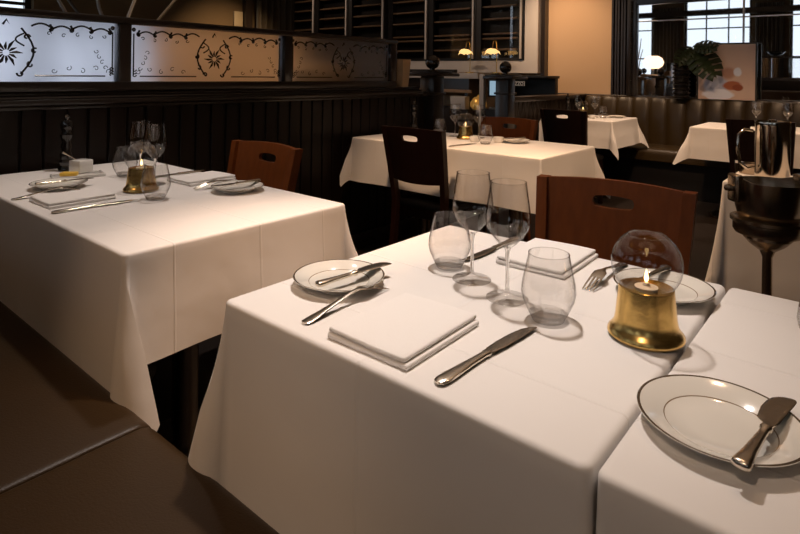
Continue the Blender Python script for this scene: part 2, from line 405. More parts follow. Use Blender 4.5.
# ------------------------------------------------------------------ booth partition with etched glass
def wainscot(bm, axis, pos, a0, a1, z0, z1, step=.085, side=1):
    n = max(1, int(round((a1 - a0) / step))); st = (a1 - a0) / n
    for i in range(n):
        s0, s1 = a0 + i * st + .004, a0 + (i + 1) * st - .004
        if axis == 'x': box(bm, pos, pos + side * .012, s0, s1, z0, z1, .004, 1)
        else: box(bm, s0, s1, pos, pos + side * .012, z0, z1, .004, 1)
def scroll(bm, to3, pts, r=.0032):
    r *= 1.35
    tube(bm, [to3(a, b) for a, b in pts], r, 5, 1.0)
def spiral(cx, cz, r0, a0, turns, sgn=1, n=14, shrink=.75):
    return [(cx + r0 * (1 - shrink * k / n) * math.cos(a0 + sgn * turns * 2 * PI * k / n), cz + r0 * (1 - shrink * k / n) * math.sin(a0 + sgn * turns * 2 * PI * k / n)) for k in range(n + 1)]
def ornament(bm, to3, wd, ht):
    """engraved garland along the top, straight border below, flower medallion in the middle; a in 0..wd, b in 0..ht"""
    tp = ht - .035
    for s in (-1, 1):
        mid = wd / 2
        for k in range(4):
            x0 = mid + s * (.085 + k * .078); x1 = x0 + s * .07
            if not .03 < x1 < wd - .03: continue
            scroll(bm, to3, [(x0 + (x1 - x0) * t / 8, tp + .013 * math.sin(PI * t / 8) - .006 * (k % 2)) for t in range(9)], .0030)
            scroll(bm, to3, spiral(x1, tp - .008, .012, PI / 2 if s > 0 else PI / 2, .8, -s), .0026)
            scroll(bm, to3, [(x1 - s * .002, tp + .012), (x1 + s * .003, tp), (x1 + s * .001, tp - .018)], .0034)
        xe = .02 if s < 0 else wd - .02
        scroll(bm, to3, [(xe, .03), (xe, ht - .04)], .0026)
        for q in range(3):
            scroll(bm, to3, spiral(xe - s * .004, .03 + .012 * q, .010, 0, .7, s), .0022)
        scroll(bm, to3, spiral(xe, ht - .022, .006, 0, 1, 1, 8, .2), .0035)
        # medallion sides
        scroll(bm, to3, [(mid + s * (.05 + .045 * math.sin(PI * t / 10)), tp - .01 - (ht - .075) * t / 10) for t in range(11)], .0030)
        for q, (dx, dz) in enumerate(((.07, .045), (.098, .10), (.085, .155), (.05, .19))):
            scroll(bm, to3, spiral(mid + s * dx, tp - dz, .013, q, .8, s), .0028)
        scroll(bm, to3, [(mid + s * .10, .024), (mid + s * (wd / 2 - .05), .024)], .0024)
    for s in (-1, 1):
        for q in range(5):
            x = wd / 2 + s * (.15 + q * .055)
            if abs(x - wd / 2) > wd / 2 - .05: continue
            scroll(bm, to3, spiral(x, tp - .026 - .006 * (q % 2), .009, q * .7, .9, s), .0014)
            scroll(bm, to3, spiral(x + s * .02, .045 + .012 * (q % 2), .012, q * .9, .9, -s), .0012)
        for q in range(4):
            scroll(bm, to3, spiral(wd / 2 + s * (wd / 2 - .05 - .012 * q), .06 + q * .024, .011, q, .8, s), .0012)
        scroll(bm, to3, [(wd / 2 + s * (.062 - .03 * math.sin(PI * t / 10)), tp - .03 - .05 * t / 10) for t in range(11)], .0026)
    scroll(bm, to3, [(wd / 2 - .012, tp), (wd / 2, tp + .020), (wd / 2 + .012, tp), (wd / 2, tp - .012), (wd / 2 - .012, tp)], .0034)
    cz = ht * .44
    for k in range(12):
        a = 2 * PI * k / 12; L = .042 if k % 2 else .058
        tube(bm, [to3(wd / 2 + .012 * math.cos(a), cz + .012 * math.sin(a)), to3(wd / 2 + L * .6 * math.cos(a + .1), cz + L * .6 * math.sin(a + .1)), to3(wd / 2 + L * math.cos(a), cz + L * math.sin(a))], [.0025, .006, .001], 6)
root = thing('booth_partition', 'dark panelled booth partition topped by etched frosted glass panes', 'partition', (-2.66, .3, 0))
Y0, Y1 = -.0, 3.06
def PY(y): return y - .3
PX = .06   # glass plane in local x
bm = B(); box(bm, -.02, .04, PY(-.75), PY(3.40), 0, 1.0); wainscot(bm, 'x', .04, PY(-.75), PY(3.40), .1, .985)
box(bm, .04, .065, PY(-.75), PY(3.40), 0, .1, .004)
obj('wainscot_panel', bm, PANELWOOD, root)
bm = B()
for d, z0, z1 in ((.085, .985, 1.004), (.115, 1.004, 1.026), (.10, 1.026, 1.038), (.075, 1.038, 1.058)):
    box(bm, -.07, d, PY(-.75), PY(3.32), z0, z1, .006)
box(bm, -.06, .09, PY(3.32), PY(3.40), .985, 1.02, .006)
obj('ledge', bm, DARKWOOD, root)
panes = [(-.62, .24), (.30, 1.146), (1.2, 2.066), (2.124, 2.985)]
bm = B()
box(bm, .015, .085, PY(-.75), PY(3.05), 1.058, 1.098, .005)
box(bm, .01, .09, PY(-.75), PY(3.05), 1.356, 1.386, .006)
posts = [(-.75, -.62), (.24, .30), (1.146, 1.2), (2.066, 2.124), (2.985, 3.05)]
for a, b in posts: box(bm, .02, .08, PY(a), PY(b), 1.09, 1.37, .004)
obj('glass_frame', bm, DARKWOOD, root)
for a, b in panes:
    bm = B(); box(bm, .046, .054, PY(a) - .003, PY(b) + .003, 1.095, 1.359)
    p = obj('frosted_pane', bm, FROST, root, False)
    bm = B(); ornament(bm, lambda u, v, a=a: Vector((.055, PY(a) + u, 1.098 + v)), b - a, .258)
    obj('etched_ornament', bm, ETCH, p)

def newel(x, y, zcap, ro, label, group=None):
    r = thing('newel_post', label, 'post', (x, y, 0), 0, group)
    bm = B(); box(bm, -.065, .065, -.065, .065, 0, zcap - .03, .006); box(bm, -.075, .075, -.075, .075, zcap - .17, zcap - .15, .004); box(bm, -.075, .075, -.075, .075, 0, .14, .005)
    obj('shaft', bm, DARKWOOD, r)
    bm = B(); box(bm, -.15, .15, -.15, .15, zcap - .03, zcap - .005, .005); box(bm, -.11, .11, -.11, .11, zcap - .005, zcap + .008, .003); obj('cap', bm, DARKWOOD, r)
    bm = B(); lathe(bm, [(.045, 0), (.04, .008), (.02, .014), (.02, .02)] + [(ro * math.sin(a), .016 + ro - ro * math.cos(a)) for a in [PI * k / 14 for k in range(3, 14)]] + [(0, .016 + 2 * ro)], 24, cz=zcap + .006)
    obj('ball_finial', bm, BLACKGLAZE, r)
    return r
newel(-2.6, 3.49, 1.165, .055, 'dark newel post with ball finial at the end of the glass partition')
newel(-2.6, 4.60, 1.145, .055, 'dark newel post with ball finial left of the apricot wall')
r = thing('low_partition', 'low dark panelled partition between the ball post and the back wall', 'partition', (-2.66, 5.5, 0))
bm = B(); box(bm, -.02, .04, -.80, .9, 0, .90); wainscot(bm, 'x', .04, -.80, .9, .1, .9); obj('wainscot_panel', bm, PANELWOOD, r)
bm = B(); box(bm, -.06, .085, -.80, .9, .90, .95, .006); obj('ledge', bm, DARKWOOD, r)
# partition behind the camera, seen in the mirror
r = thing('bench_partition', 'glass topped partition behind the front bench, seen in the mirror', 'partition', (-.9, -.4, 0))
bm = B(); box(bm, -1.7, 3.0, -.03, .03, 0, 1.12); obj('wainscot_panel', bm, PANELWOOD, r)
bm = B(); box(bm, -1.7, 3.0, -.05, .05, 1.12, 1.18, .006); box(bm, -1.7, 3.0, -.04, .04, 1.56, 1.60, .006)
for k in range(6): box(bm, -1.7 + k * .93, -1.65 + k * .93, -.035, .035, 1.18, 1.56)
obj('glass_frame', bm, DARKWOOD, r)
for k in range(5):
    bm = B(); box(bm, -1.65 + k * .93, -.77 + k * .93, -.004, .004, 1.18, 1.56); obj('glass_pane', bm, PANE, r, False)
newel(-4.05, -.45, 1.21, .06, 'ball topped post in front of the glowing lamp, seen in the mirror')
newel(-3.5, -.45, 1.21, .06, 'ball topped post right of the glowing lamp, seen in the mirror')
bm = B(); lathe(bm, [(0, 0), (.05, .003), (.10, .03), (.16, .085), (.155, .085), (.10, .04), (0, .015)], 24)
tag(obj('display_bowl', bm, BLACKGLAZE, loc=(-1.55, -.4, 1.601)), 'dark shallow bowl on the partition behind the bench, seen in the mirror', 'bowl')
r = thing('floor_lamp', 'lamp with a glowing round parchment shade by the front windows, seen in mirror', 'lamp', (-4.15, -1.5, 0))
bm = B(); lathe(bm, [(0, 0), (.16, 0), (.16, .02), (.02, .04), (0, .04)], 24); obj('base', bm, BLACKMETAL, r)
bm = B(); tube(bm, [(0, 0, .03), (0, 0, 1.4)], .014, 10); obj('pole', bm, BLACKMETAL, r)
bm = B(); lathe(bm, [(.11, 0), (.20, .06), (.23, .15), (.19, .25), (.10, .30)], 28, cz=1.36); obj('lamp_shade', bm, GLOBESH, r)

# ------------------------------------------------------------------ back bar
cab_edges = [(-7.81, -7.13), (-7.12, -6.36), (-6.35, -5.60), (-5.53, -4.79), (-4.78, -4.02), (-4.01, -3.33)]
cab_txt = ['narrow far left wine cabinet beside the pale upright of the surround', 'second wine cabinet from the left above the etched partition', 'third wine cabinet from the left, above the end of the etched glass',
           'wine cabinet over the tan box, left of the shell reflections', 'wine cabinet behind the left shell reflection', 'wine cabinet at the right end beside the apricot wall']
for (x0, x1), lab in zip(cab_edges, cab_txt):
    r = thing('wine_cabinet', lab, 'cabinet', (x0, 6.5, 1.336), 0, 'wine cabinets over the back bar')
    wd = x1 - x0; H = 1.6
    bm = B(); box(bm, 0, wd, -.02, -.001, 0, H); box(bm, 0, .025, -.15, -.02, 0, H); box(bm, wd - .025, wd, -.15, -.02, 0, H); box(bm, .025, wd - .025, -.15, -.02, 0, .03); box(bm, .025, wd - .025, -.15, -.02, H - .03, H)
    obj('carcass', bm, BLACKPAINT, r, False)
    for k, z in enumerate((.13, .27, .33, .52, .68, .84, 1.0, 1.16, 1.32)):
        if (k == 0 and x1 < -5.7): continue
        bm = B(); box(bm, .05, wd - .12, -.14, -.025, z, z + .022, .003); obj('shelf', bm, SHELFWOOD, r, False)
    d = B(); box(d, 0, .07, -.18, -.151, 0, H); box(d, wd - .07, wd, -.18, -.151, 0, H); box(d, .07, wd - .07, -.18, -.151, 0, .03); box(d, .07, wd - .07, -.18, -.151, H - .05, H)
    door = obj('door', d, BLACKPAINT, r, False)
    bm = B(); box(bm, .07, wd - .07, -.168, -.162, .03, H - .05); obj('door_glass', bm, CABGLASS, door, False)
    bm = B(); box(bm, wd - .045, wd - .02, -.205, -.181, .02, H - .02, .004); obj('handle', bm, CREAMPAINT, door)
r = thing('back_bar_counter', 'dark back bar counter with a pale edge below the wine cabinets', 'counter', (-5.5, 6.1, 0))
bm = B(); box(bm, -2.5, 1.55, -.05, .38, 0, .72); box(bm, -2.5, 1.55, -.03, .38, .95, 1.10)
for x in (-2.48, -1.2, .0, 1.50): box(bm, x, x + .04, -.04, .38, .72, .95)
obj('carcass', bm, DARKWOOD, r, False)
bm = B(); box(bm, -2.5, 1.72, -.09, .38, 1.10, 1.17, .004); obj('worktop', bm, CREAMPAINT, r)
bm = B(); box(bm, -2.5, 1.6, -.06, -.03, .92, .96, .003); obj('shelf_edge', bm, SHELFWOOD, r)
bm = B(); box(bm, -2.0, 1.45, -.06, .01, 1.171, 1.215, .004)
tag(obj('bar_mat', bm, BLACKPAINT, loc=(-5.6, 6.1, 0)), 'long dark bar mat lying on the back bar worktop', 'mat')
bm = B(); box(bm, -.03, .03, -.03, .03, 0, 1.16, .003)
tag(obj('pale_post', bm, CREAMPAINT, loc=(-3.66, 5.93, 0)), 'slim pale upright post at the end of the back bar counter', 'post')
bm = B(); box(bm, -.11, .11, -.05, .05, 0, .16, .004)
tag(obj('storage_box', bm, CREAMPAINT, loc=(-4.02, 5.98, .7205)), 'pale box on the back bar shelf beside the gold jar', 'box')
r = thing('lidded_jar', 'shiny gold jar on the back bar shelf right of the pale box', 'jar', (-3.78, 6.03, .7205))
bm = B(); lathe(bm, [(0, 0), (.06, 0), (.10, .04), (.10, .09), (.07, .13), (.06, .13), (0, .12)], 24); obj('body', bm, GOLD, r)
bm = B(); lathe(bm, [(.075, .131), (.05, .155), (.012, .165), (.014, .18), (0, .188)], 24); obj('lid', bm, GOLD, r)
# screen and sign on a dark stand
r = thing('till_stand', 'dark till cupboard behind the second ball post', 'cupboard', (-3.1, 6.0, 0))
bm = B(); box(bm, -.5, .28, -.2, .2, 0, .75, .01); box(bm, -.5, .28, .12, .2, .75, 1.12, .005); box(bm, -.52, .30, -.1, .2, 1.12, 1.15, .005); obj('carcass', bm, BLACKPAINT, r)
r = thing('till_screen', 'blue lit till screen left of the second ball post', 'screen', (-3.42, 5.92, .751), .15)
bm = B(); box(bm, -.10, .10, -.07, .07, 0, .02, .004); tube(bm, [(0, .02, .02), (0, .03, .16)], .015, 8); obj('stand', bm, BLACKMETAL, r)
bm = B(); box(bm, -.15, .15, 0, .03, .14, .35, .005); h = obj('housing', bm, BLACKPAINT, r)
bm = B(); box(bm, -.125, .125, -.003, -.0005, .16, .33); obj('display', bm, SCREEN, h, False)
r = thing('counter_sign', 'small white lettered sign right of the second ball post', 'sign', (-3.17, 5.90, 1.03))
bm = B(); box(bm, -.17, .17, 0, .02, 0, .11, .003); obj('sign_board', bm, BLACKPAINT, r)
bm = B()
for a in ((-.165, .165, .004, .010), (-.165, .165, .098, .104), (.155, .165, .010, .098)): box(bm, a[0], a[1], -.004, -.0005, a[2], a[3])
obj('sign_border', bm, SIGNW, r, False)
tx = bpy.data.curves.new('sign_text', 'FONT'); tx.body = 'EZZO'; tx.size = .105; tx.extrude = .001; tx.align_x = 'CENTER'
dg = None
to = bpy.data.objects.new('sign_text', tx); C.objects.link(to)
bpy.context.view_layer.update()
me = bpy.data.meshes.new_from_object(to.evaluated_get(bpy.context.evaluated_depsgraph_get())); bpy.data.objects.remove(to)
lt = bpy.data.objects.new('sign_lettering', me); C.objects.link(lt); me.materials.clear(); me.materials.append(SIGNW); lt.parent = r
r.scale = (.5, .5, .5)
lt.rotation_euler = (PI / 2, 0, 0); lt.location = (0, -.003, .018)
# glowing shells on goosenecks, standing in for lamp reflections in the cabinet glass
def shell_reflection(x, y, lab):
    r = thing('shell_reflection', lab, 'lamp', (x, y, 1.1705), 0, 'stand-ins for lamp reflections over the back bar')
    bm = B(); lathe(bm, [(0, 0), (.06, 0), (.06, .012), (.012, .02), (0, .02)], 20); obj('base', bm, BRASS, r)
    bm = B(); tube(bm, [(0, 0, .015), (0, 0, .31)] + [(0, -.05 + .05 * math.cos(a), .31 + .10 * math.sin(a)) for a in [PI * k / 10 for k in range(1, 11)]], .006, 8); obj('gooseneck', bm, BRASS, r)
    bm = B(); rows = []
    for k in range(7):
        t = k / 6; row = []
        for i in range(25):
            a = PI * i / 24; rr = (.02 + .085 * math.sin(t * PI / 2)) * (1 + .05 * math.cos(a * 12) * t)
            row.append(bm.verts.new((rr * math.cos(a), -.10 - .05 * math.sin(a) * math.sin(t * PI), .31 + rr * .62 * math.sin(a) * (1 if True else 0) - .08 + .02 * math.sin(t * PI))))
        rows.append(row)
    for a, b in zip(rows, rows[1:]):
        for i in range(24): bm.faces.new((a[i], a[i + 1], b[i + 1], b[i]))
    o = obj('shell_glow', bm, SHELLGLOW, r); s = o.modifiers.new('thickness', 'SOLIDIFY'); s.thickness = .006
shell_reflection(-4.02, 6.20, 'left glowing scallop shell standing in for a lamp reflection over the back bar')
shell_reflection(-3.63, 6.20, 'right glowing scallop shell standing in for a lamp reflection over the back bar')
# tan box on the partition ledge
bm = B(); lathe(bm, [(0, 0), (.045, 0), (.062, .195), (.056, .195), (.042, .01), (0, .01)], 4)
o = tag(obj('tapered_box', bm, TAN, smooth=False, loc=(-2.6, 3.13, 1.0585)), 'tan tapered box on the ledge at the end of the glass panes', 'box')
o.rotation_euler = (0, 0, PI / 4)
# bench and screen behind the partition
r = thing('booth_bench', 'tan backed bench seen through the right end of the etched glass', 'bench', (-3.0, 2.75, 0))
bm = B(); box(bm, -.06, .06, -.32, .30, .46, 1.20, .02, 3); obj('backrest', bm, TAN, r)
bm = B(); box(bm, -.55, -.06, -.32, .30, .30, .46, .03, 3); obj('seat', bm, TAN, r)
bm = B(); box(bm, -.50, .05, -.30, .28, 0, .30); obj('base', bm, BLACKPAINT, r, False)
r = thing('folding_screen', 'tan folding screen seen blurred through the middle of the etched glass', 'screen', (-3.85, 2.45, 0))
for k in range(3):
    bm = B(); a = -.55 + k * .42; d0, d1 = (0, .12) if k % 2 == 0 else (.12, 0)
    vs = [bm.verts.new(p) for p in ((d0, a, .05), (d1, a + .42, .05), (d1, a + .42, 1.44), (d0, a, 1.44), (d0 - .025, a, .05), (d1 - .025, a + .42, .05), (d1 - .025, a + .42, 1.44), (d0 - .025, a, 1.44))]
    for q in ((0, 1, 2, 3), (4, 7, 6, 5), (0, 4, 5, 1), (3, 2, 6, 7), (0, 3, 7, 4), (1, 5, 6, 2)): bm.faces.new([vs[i] for i in q])
    obj('screen_panel', bm, TAN, r, False)
# branches behind the partition
r = thing('branch_vase', 'tall vase of bare branches behind the etched glass', 'vase', (-3.6, 1.6, 0))
bm = B(); lathe(bm, [(0, 0), (.11, 0), (.15, .3), (.10, .75), (.07, .95), (.09, 1.0), (.07, 1.0), (0, .9)], 24); obj('vase', bm, TAN, r)
for k, (dx, dy, h, mm) in enumerate(((-.1, -.32, 1.75, BRANCHD), (.06, -.16, 1.9, BRANCH), (-.05, .18, 1.85, BRANCH), (.1, .38, 1.8, BRANCHD), (0, -.5, 1.7, BRANCH))):
    bm = B(); pts = [(0, 0, .9)] + [(dx * t * t, dy * t + .05 * math.sin(t * 5 + k), .95 + (h - .95) * t) for t in (.2, .4, .6, .8, 1.)]
    tube(bm, pts, [.012, .012, .011, .010, .009, .006], 7); obj('branch', bm, mm, r)
bm = B(); box(bm, -.012, .012, -.06, .06, -.09, .09, .003)
tag(obj('wall_panel', bm, mat('cream_plate', (.42, .34, .22), .6), loc=(-5.985, 4.07, 1.79)), 'small cream panel on the dark wall left of the olive curtain', 'panel')

# ------------------------------------------------------------------ mirror, picture, plant, back banquette
r = thing('wall_mirror', 'huge mirror in a dark beaded frame above the back banquette', 'mirror', (0, 6.46, .95))
bm = B(); box(bm, -2.03, 1.8, .005, .02, .0, .985); obj('mirror_glass', bm, MIRROR, r, False)
bm = B(); box(bm, -2.13, -2.03, -.04, .035, -.02, 1.9, .006); box(bm, -2.03, 1.8, -.04, .035, .985, 1.12, .006); box(bm, -2.03, 1.8, -.03, .035, -.02, .0, .004); box(bm, 1.8, 1.9, -.04, .035, -.02, 1.9, .006)
obj('frame', bm, DARKWOOD, r)
bm = B()
for k in range(40): lathe(bm, [(0, -.016), (.013, -.010), (.018, 0), (.013, .010), (0, .016)], 8, cx=-2.075, cy=-.045, cz=.0 + k * .026)
obj('beading', bm, BLACKGLAZE, r)
bm = B(); box(bm, -1.03, -1.015, -.012, .004, 0, .985, .002); box(bm, -.42, -.405, -.012, .004, .0, .985, .002) if False else None
box(bm, -2.03, 1.8, -.012, .004, .80, .812, .002)  # bars stand in for bright lines reflected in the mirror
obj('reflection_bar', bm, CHROME, r)
r = thing('framed_picture', 'abstract pale print with blue and rust shapes standing against the mirror', 'picture', (-1.145, 6.33, .9415))
bm = B(); box(bm, -.245, .245, 0, .02, 0, .54); obj('canvas', bm, picture_mat(), r, False)
bm = B(); box(bm, .245, .26, -.004, .024, 0, .54, .002); box(bm, -.26, -.245, -.004, .024, 0, .54, .002); box(bm, -.26, .26, -.004, .024, .54, .555, .002)
obj('frame', bm, DARKWOOD, r)
r = thing('plant_vase', 'knobbly black vase holding dark monstera leaves left of the picture', 'vase', (-1.54, 6.30, .9415))
bm = B(); prof = [(0, 0), (.06, 0)]
for k in range(40):
    t = k / 39; prof.append((.078 + .010 * math.sin(t * 9 * 2 * PI), .005 + t * .36))
prof += [(.06, .37), (0, .35)]
lathe(bm, prof, 20); obj('vase', bm, BLACKGLAZE, r)
def leaf(bm, base, tip, nrm, wd):
    base, tip, nrm = Vector(base), Vector(tip), Vector(nrm).normalized(); ax = tip - base; L = ax.length; d = ax.normalized(); s = d.cross(nrm).normalized()
    mid = [base + ax * (k / 12) - nrm * (.10 * L * (k / 12) ** 2) for k in range(13)]
    mv = [bm.verts.new(p) for p in mid]
    for sg in (-1, 1):
        for k in range(0, 12, 1):
            t0, t1 = k / 12, (k + 1) / 12
            wf = lambda t: wd * (math.sin(PI * min(1, t * .86 + .14)) ** .7)
            gap = .22 if k % 2 else 1.0
            a = mv[k]; b = mv[k + 1]
            if gap < 1:
                o0 = bm.verts.new(mid[k] + s * sg * wf(t0) * .35 - nrm * .01); o1 = bm.verts.new(mid[k + 1] + s * sg * wf(t1) * .35 - nrm * .01)
            else:
                o0 = bm.verts.new(mid[k] + (s * sg * wf(t0) + d * .12 * wd) * 1 - nrm * .05 * L); o1 = bm.verts.new(mid[k + 1] + (s * sg * wf(t1) + d * .3 * wd) - nrm * .05 * L)
            bm.faces.new((a, b, o1, o0))
for base, tip, wd in (((.11, -.05, .50), (.34, -.12, .24), .15), ((.10, -.05, .52), (-.02, -.11, .36), .10), ((.12, -.04, .53), (.34, -.08, .52), .09)):
    bm = B(); leaf(bm, base, tip, (0.1, -.75, .6), wd); lf = obj('leaf', bm, LEAF, r); sm = lf.modifiers.new('thickness', 'SOLIDIFY'); sm.thickness = .003
    bm = B(); tube(bm, [(0, 0, .3), (base[0] * .5, base[1] * .5, .44), base], [.006, .005, .004], 6); obj('leaf_stem', bm, STEMM, lf)

def channel_back(bm, x0, x1, step, yb, yf, z0, z1):
    n = int(round((x1 - x0) / step)); st = (x1 - x0) / n; q = 8
    prof = [(yf, z0), (yf, z0 + (z1 - z0) * .5), (yf + .02, z1 - .05), (yf + .045, z1 - .012), (yf + .08, z1), (yb - .01, z1), (yb, z1 - .015), (yb, z0)]
    rows = []
    for i in range(n * q + 1):
        t = (i % q) / q; pf = (abs(math.sin(PI * t)) ** .45 if 0 < t < 1 else 0) * .022
        rows.append([bm.verts.new((x0 + st * i / q, y - (pf if k < 4 else 0), z + (pf * .35 if k in (3, 4) else 0))) for k, (y, z) in enumerate(prof)])
    for a, b in zip(rows, rows[1:]):
        for k in range(len(prof) - 1): bm.faces.new((a[k], b[k], b[k + 1], a[k + 1]))
    bm.faces.new(rows[0]); bm.faces.new(rows[-1][::-1])
def cushion(bm, x0, x1, y0, y1, z0, z1, r=.05, puff=.02, nx=28, ny=14, rx=None):
    rx = rx or r * .45
    rows = []
    def warp(t): return .5 - .5 * math.copysign(abs(math.cos(PI * t)) ** .45, math.cos(PI * t))
    for i in range(nx + 1):
        row = []
        for j in range(ny + 1):
            u, v = warp(i / nx), warp(j / ny)
            dx = min(u, 1 - u) * (x1 - x0); dy = min(v, 1 - v) * (y1 - y0)
            def drop(d, rr): return 0 if d > rr else rr - math.sqrt(max(0, rr * rr - (rr - d) ** 2))
            z = z1 + puff * (1 - (2 * u - 1) ** 4) * (1 - (2 * v - 1) ** 4) - drop(dx, rx) - drop(dy, r)
            uu = u; row.append(bm.verts.new((x0 + (x1 - x0) * u, y0 + (y1 - y0) * v, z)))
        rows.append(row)
    for a, b in zip(rows, rows[1:]):
        for j in range(ny): bm.faces.new((a[j], b[j], b[j + 1], a[j + 1]))
    per = [rows[i][0] for i in range(nx)] + [rows[nx][j] for j in range(ny)] + [rows[i][ny] for i in range(nx, 0, -1)] + [rows[0][j] for j in range(ny, 0, -1)]
    lo = [bm.verts.new((v.co.x, v.co.y, z0)) for v in per]
    m = len(per)
    for i in range(m): bm.faces.new((per[i], per[(i + 1) % m], lo[(i + 1) % m], lo[i]))
    bm.faces.new(lo)
r = thing('channel_banquette', 'olive brown leather banquette with channelled back along the mirror wall', 'banquette', (-.4, 6.1, 0))
bm = B(); channel_back(bm, -2.15, 2.4, .172, .39, .20, .44, .935); obj('channelled_backrest', bm, OLIVE, r)
bm = B(); cushion(bm, -2.15, 2.4, -.26, .19, .34, .455, .05, .012, 60, 12); obj('seat', bm, OLIVE, r)
bm = B(); box(bm, -2.15, 2.4, -.2, .39, 0, .339); obj('base', bm, BLACKPAINT, r, False)

# ------------------------------------------------------------------ front bench
r = thing('leather_bench', 'dark brown leather bench seat along the near side of the front tables', 'bench', (-.9, .3, 0))
bm = B(); cushion(bm, -1.62, -.191, -.27, .264, .33, .460, .035, .012, 40, 18, .008); obj('seat_cushion', bm, LEATHER, r)
bm = B(); cushion(bm, -.189, 1.3, -.27, .264, .33, .460, .035, .012, 40, 18, .008); obj('seat_cushion', bm, LEATHER, r)
bm = B(); tube(bm, [(-.190, -.26, .415), (-.190, -.22, .446), (-.190, 0, .446), (-.190, .2, .445), (-.190, .240, .438), (-.190, .257, .420), (-.190, .261, .35)], .0035, 8); obj('seam_piping', bm, LEATHER, r)
bm = B(); box(bm, -1.62, 1.3, -.29, .22, 0, .329); obj('base', bm, BLACKPAINT, r, False)
bm = B(); box(bm, -1.62, 1.3, -.43, -.285, 0, .93, .03, 3); obj('backrest', bm, LEATHER, r)

# ------------------------------------------------------------------ tables and cloths
TZ = .75
def table(x0, x1, y0, y1, label):
    cx, cy = (x0 + x1) / 2, (y0 + y1) / 2
    r = thing('dining_table', label, 'table', (cx, cy, 0))
    hx, hy = (x1 - x0) / 2 - .004, (y1 - y0) / 2 - .004
    bm = B(); box(bm, -hx, hx, -hy, hy, TZ - .032, TZ, .004); obj('tabletop', bm, WOOD, r)
    xs = (0,) if hx < .45 else (-hx * .5, hx * .5)
    for px in xs:
        bm = B(); lathe(bm, [(0, .03), (.05, .03), (.035, .06), (.032, .68), (.06, .715), (.0, .717)], 20, cx=px); obj('pedestal', bm, BLACKMETAL, r)
        bm = B(); lathe(bm, [(0, 0), (.21, 0), (.21, .012), (.05, .03), (0, .03)], 28, cx=px); obj('foot', bm, BLACKMETAL, r)
def cloth(x0, x1, y0, y1, label, L=.26, leans=(45, 45, 45, 45), tilts=(24, 24, 24, 24), seed=1, Ls=None, bt=(4, 4, 4, 4), rnd=.008, ruff=.012, ruffs=None):
    rg = random.Random(seed)
    Ls = Ls or (L, L, L, L)            # front(-y), right(+x), back(+y), left(-x)
    ruffs = ruffs or (ruff,) * 4
    cx, cy = (x0 + x1) / 2, (y0 + y1) / 2; hx, hy = (x1 - x0) / 2 + .001, (y1 - y0) / 2 + .001
    N = [Vector((0, -1)), Vector((1, 0)), Vector((0, 1)), Vector((-1, 0))]
    corners = [Vector((-hx, -hy)), Vector((hx, -hy)), Vector((hx, hy)), Vector((-hx, hy))]  # FL FR BR BL
    S = []; rc = .014
    ph = [rg.uniform(0, 6.28) for _ in range(16)]
    for k in range(4):
        k1 = (k + 1) % 4
        a, b = corners[k], corners[k1]; ln = (b - a).length; n = max(10, int(ln / .018)); u = (b - a) / ln
        Lk, Ln = Ls[k], Ls[k1]
        for i in range(n + 1):
            d_ = rc + (ln - 2 * rc) * i / n; p = a + u * d_
            edge = min(d_, ln - d_) - rc
            wv = (math.sin(d_ * 9 + ph[k]) * .6 + math.sin(d_ * 17 + ph[k + 4]) * .4) * min(1, edge / .1)
            if i in (0, n): continue
            S.append((p, N[k], N[k], Lk, math.radians(bt[k]), wv * ruffs[k]))
        le, ti = leans[k1], tilts[k1]
        c = b - (N[k] + N[k1]) * rc
        nf = 20
        for i in range(nf + 1):
            f = 90 * i / nf; fr = math.radians(f)
            Lf = min(Lk / max(1e-3, math.cos(fr)), Ln / max(1e-3, math.sin(fr)))
            tri = 1 - abs(f - 45) / 45
            dd = math.radians(f / 45 * le if f < 45 else le + (f - 45) / 45 * (90 - le))
            dp = N[k] * math.cos(fr) + N[k1] * math.sin(fr)
            dh = N[k] * math.cos(dd) + N[k1] * math.sin(dd)
            base = bt[k] + (bt[k1] - bt[k]) * f / 90
            S.append((c + dp * rc, dp, dh, Lf, math.radians(base + (ti - base) * tri), 0))
    bm = B(); top = TZ + .002; m = 16
    rings = [[bm.verts.new((p.x - dp.x * (rnd + .003), p.y - dp.y * (rnd + .003), top)) for p, dp, *_ in S],
             [bm.verts.new((p.x - dp.x * rnd, p.y - dp.y * rnd, top)) for p, dp, *_ in S]]
    for j in range(1, 5):
        a = PI / 2 * j / 4; q = rnd * (1 - math.sin(a))
        rings.append([bm.verts.new((p.x - dp.x * q, p.y - dp.y * q, top - rnd * (1 - math.cos(a)))) for p, dp, *_ in S])
    for j in range(1, m + 1):
        q = j / m; ring = []
        for p, dp, dh, L_, t, wv in S:
            rho = (L_ - rnd * 1.57) * q
            te = t * min(1, .45 + q)
            out = rho * math.sin(te) + wv * q * q
            ring.append(bm.verts.new((p.x + dh.x * out, p.y + dh.y * out, top - rnd - rho * math.cos(te))))
        rings.append(ring)
    n = len(S)
    for a, b in zip(rings, rings[1:]):
        for i in range(n):
            j = (i + 1) % n; bm.faces.new((a[i], a[j], b[j], b[i]))
    bm.faces.new(rings[0])
    o = obj('tablecloth', bm, CLOTH, angle=75); o.location = (cx, cy, 0)
    return tag(o, label, 'tablecloth')
def group_table(x0, x1, y0, y1, tl, cl, **k):
    table(x0, x1, y0, y1, tl); cloth(x0, x1, y0, y1, cl, **k)
group_table(-.871, -.2215, .571, 1.252, 'pedestal table under the nearest white cloth with two wine glasses', 'smooth white cloth on the nearest table, with globe lamp and two wine glasses', seed=1, Ls=(.36, .12, .27, .26), leans=(20, 20, 45, 45), tilts=(15, 3, 6, 16), bt=(.5, .2, 3, 4), ruffs=(.003, 0, .01, .01))
